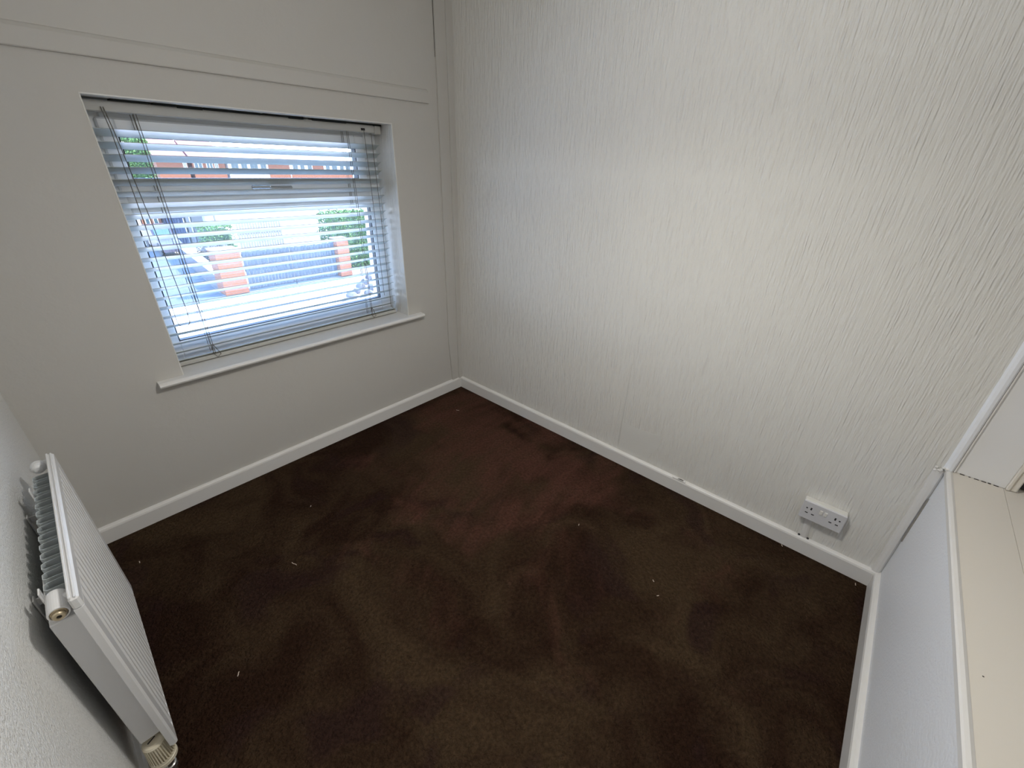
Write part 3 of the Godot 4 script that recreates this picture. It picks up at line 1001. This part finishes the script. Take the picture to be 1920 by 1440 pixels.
	bx(st, Vector3(0.06, 0, 0.0), Vector3(0.14, 2.6, 0.07), 0.02)
	obj("downpipe", st, pale, ga)
	# brick house and blue door at the far end of the lane
	var bh := thing("brick_house", "narrow red brick house with small windows at the far end of the lane", "house", Vector3(2.52, GROUND, -26.0))
	st = new_st()
	bx(st, Vector3(0, 0, -4), Vector3(0.78, 1.75, 0), 0.01)
	obj("wall", st, brick, bh)
	for y in [0.45, 0.95]:
		for x in [0.12, 0.45]:
			st = new_st()
			bx(st, Vector3(x, y, -0.02), Vector3(x + 0.2, y + 0.32, 0.02), 0.004)
			var wf := obj("window", st, render, bh)
			st = new_st()
			bx(st, Vector3(x + 0.03, y + 0.03, 0.015), Vector3(x + 0.17, y + 0.29, 0.025))
			obj("pane", st, glassd, wf)
	st = new_st()
	prism(st, PackedVector2Array([Vector2(0.0, 1.75), Vector2(0.78, 1.75), Vector2(0.78, 1.82), Vector2(0.0, 1.9)]), Vector3(0, 0, -4), Vector3(0, 0, 0.1), Vector3(1, 0, 0), Vector3(0, 1, 0))
	obj("roof", st, pale, bh)
	var wh := thing("white_house", "blank white rendered wall of a house left of the brick house", "house", Vector3(1.2, GROUND, -26.0))
	st = new_st()
	bx(st, Vector3(-3, 0, -4), Vector3(1.27, 1.85, 0), 0.01)
	obj("wall", st, render, wh)
	st = new_st()
	bx(st, Vector3(-3.1, 1.85, -4.1), Vector3(1.28, 1.95, 0.1), 0.01)
	obj("roof", st, pale, wh)
	var bg := thing("blue_shed", "dark blue boarded shed between the brick house and the white garage", "shed", Vector3(3.38, GROUND, -25.0))
	for k in 5:
		st = new_st()
		bx(st, Vector3(k * 0.12, 0, -1.5), Vector3(k * 0.12 + 0.115, 1.28, 0), 0.01)
		obj("board", st, blue, bg)
	st = new_st()
	bx(st, Vector3(-0.05, 1.28, -1.6), Vector3(0.66, 1.34, 0.06), 0.01)
	obj("roof", st, blue, bg)
	st = new_st()
	bx(st, Vector3(0.72, 0, -0.4), Vector3(0.86, 1.9, 0), 0.01)
	bx(st, Vector3(1.0, 0, -0.4), Vector3(1.5, 1.6, -0.2), 0.01)
	obj("side_screen", st, pale, bg)
	# parked car
	var car := thing("car", "dark maroon car parked at the end of the lane", "car", Vector3(2.3, GROUND, -22.4))
	st = new_st()
	prism(st, PackedVector2Array([Vector2(0.4, 0.22), Vector2(0.3, 0.55), Vector2(0.0, 0.62), Vector2(-0.75, 0.72), Vector2(-1.2, 1.12), Vector2(-2.3, 1.14), Vector2(-2.9, 0.78), Vector2(-3.3, 0.7), Vector2(-3.35, 0.25)]), Vector3(0.0, 0, 0), Vector3(0.78, 0, 0), Vector3(0, 0, 1), Vector3(0, 1, 0))
	obj("body", st, carp, car)
	st = new_st()
	prism(st, PackedVector2Array([Vector2(-0.78, 0.75), Vector2(-1.16, 1.09), Vector2(-1.13, 1.11), Vector2(-0.74, 0.76)]), Vector3(0.08, 0, 0), Vector3(0.70, 0, 0), Vector3(0, 0, 1), Vector3(0, 1, 0))
	obj("windscreen", st, glassd, car)
	for zz in [-0.35, -2.7]:
		for xx in [0.0, 0.68]:
			st = new_st()
			lathe(st, [[0, -0.02], [0.26, -0.02], [0.28, 0.0], [0.28, 0.1], [0.26, 0.12], [0, 0.12]], 20, axis_xf(Vector3(xx, 0.28, zz), Vector3(1, 0, 0)))
			obj("wheel", st, M.dark, car)
	# the tree and the row of low houses beyond
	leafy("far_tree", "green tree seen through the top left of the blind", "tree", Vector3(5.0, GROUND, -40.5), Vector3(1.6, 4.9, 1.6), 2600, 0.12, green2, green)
	far_houses(brick, render, roofm, roof2, glassd, pale)

func leafy(called: String, label: String, category: String, at: Vector3, size: Vector3, count: int, leaf: float, m1: Material, m2: Material) -> void:
	var t := thing(called, label, category, at)
	var st := new_st()
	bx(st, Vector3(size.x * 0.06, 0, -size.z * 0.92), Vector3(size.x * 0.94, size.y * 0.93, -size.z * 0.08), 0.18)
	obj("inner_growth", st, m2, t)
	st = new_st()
	face(st, [Vector3(-leaf, 0, 0), Vector3(0, leaf * 0.55, 0.2 * leaf), Vector3(leaf, 0, 0), Vector3(0, -leaf * 0.55, 0.2 * leaf)], Vector3(0, 0, 1))
	var mm := MultiMesh.new()
	mm.transform_format = MultiMesh.TRANSFORM_3D
	mm.mesh = mesh_of(st)
	mm.instance_count = count
	for i in count:
		var p := Vector3(rng.randf(), rng.randf(), rng.randf())
		var side := rng.randi() % 4
		if side == 0:
			p.y = 1.0
		elif side == 1:
			p.x = 0.0
		else:
			p.z = 1.0
		var q := (p - Vector3(0.5, 0.5, 0.5))
		q += Vector3(rng.randfn(), rng.randfn(), rng.randfn()) * 0.02
		var b := Basis.from_euler(Vector3(rng.randf() * TAU, rng.randf() * TAU, rng.randf() * TAU))
		mm.set_instance_transform(i, Transform3D(b, Vector3((q.x + 0.5) * size.x, (q.y + 0.5) * size.y, (q.z - 0.5) * size.z)))
	var o := MultiMeshInstance3D.new()
	o.name = "leaves"
	o.multimesh = mm
	o.material_override = m1
	o.set_meta("kind", "stuff")
	t.add_child(o)

func far_houses(brick: Material, render: Material, roofm: Material, roof2: Material, glassd: Material, pale: Material) -> void:
	# [x0, x1, eaves, ridge, wall, roof, label, windows [x, width, wall strip?], brick piers]
	var eave := 0.93 - GROUND
	var list := [
		[9.7, 12.3, eave, eave + 1.9, brick, roofm, "red brick house with a red roof, left in the row beyond the lane", [[2.2, 0.3]], []],
		[12.7, 15.7, eave, eave + 1.7, brick, roofm, "red brick house with a red roof, second in the row beyond the lane", [[0.15, 0.75], [1.25, 0.6], [2.0, 0.35]], []],
		[16.0, 32.0, eave, eave + 0.9, render, roof2, "long pale terrace with bands of windows at the right of the row", [[0.3, 0.7], [1.3, 0.6], [2.2, 0.8], [3.3, 0.6], [6.9, 0.6], [7.8, 0.5], [8.7, 0.5], [11.0, 0.5], [11.8, 0.7], [12.9, 0.5], [13.7, 0.6], [14.7, 0.7]], [[4.1, 6.5], [9.3, 10.7]]],
	]
	for e in list:
		var h := thing("terraced_house", e[6], "house", Vector3(e[0], GROUND, -55.0), "low houses beyond the lane")
		var w: float = e[1] - e[0]
		var st := new_st()
		bx(st, Vector3(0, 0, -7), Vector3(w, e[2], 0))
		obj("wall", st, e[4], h)
		st = new_st()
		prism(st, PackedVector2Array([Vector2(0.3, e[2] - 0.1), Vector2(0.3, e[2]), Vector2(-3.5, e[3]), Vector2(-7.3, e[2]), Vector2(-7.3, e[2] - 0.1)]), Vector3(-0.1, 0, 0), Vector3(w + 0.1, 0, 0), Vector3(0, 0, 1), Vector3(0, 1, 0))
		obj("roof", st, e[5], h)
		for q in e[7]:
			st = new_st()
			bx(st, Vector3(q[0], 2.72, -0.02), Vector3(q[0] + q[1], 3.5, 0.04), 0.01)
			var f := obj("window", st, render if e[4] == brick else pale, h)
			st = new_st()
			var half: float = q[1] * 0.5
			bx(st, Vector3(q[0] + 0.05, 2.77, 0.03), Vector3(q[0] + half - 0.03, 3.45, 0.06))
			bx(st, Vector3(q[0] + half + 0.03, 2.77, 0.03), Vector3(q[0] + q[1] - 0.05, 3.45, 0.06))
			obj("pane", st, glassd, f)
		for q in e[8]:
			st = new_st()
			bx(st, Vector3(q[0], 0, -0.1), Vector3(q[1], e[2] + 0.02, 0.06), 0.01)
			obj("brick_pier", st, brick, h)
		if e[8].size():
			st = new_st()
			bx(st, Vector3(6.6, 0, -0.1), Vector3(w, 2.6, 0.05), 0.01)
			obj("brick_base", st, brick, h)
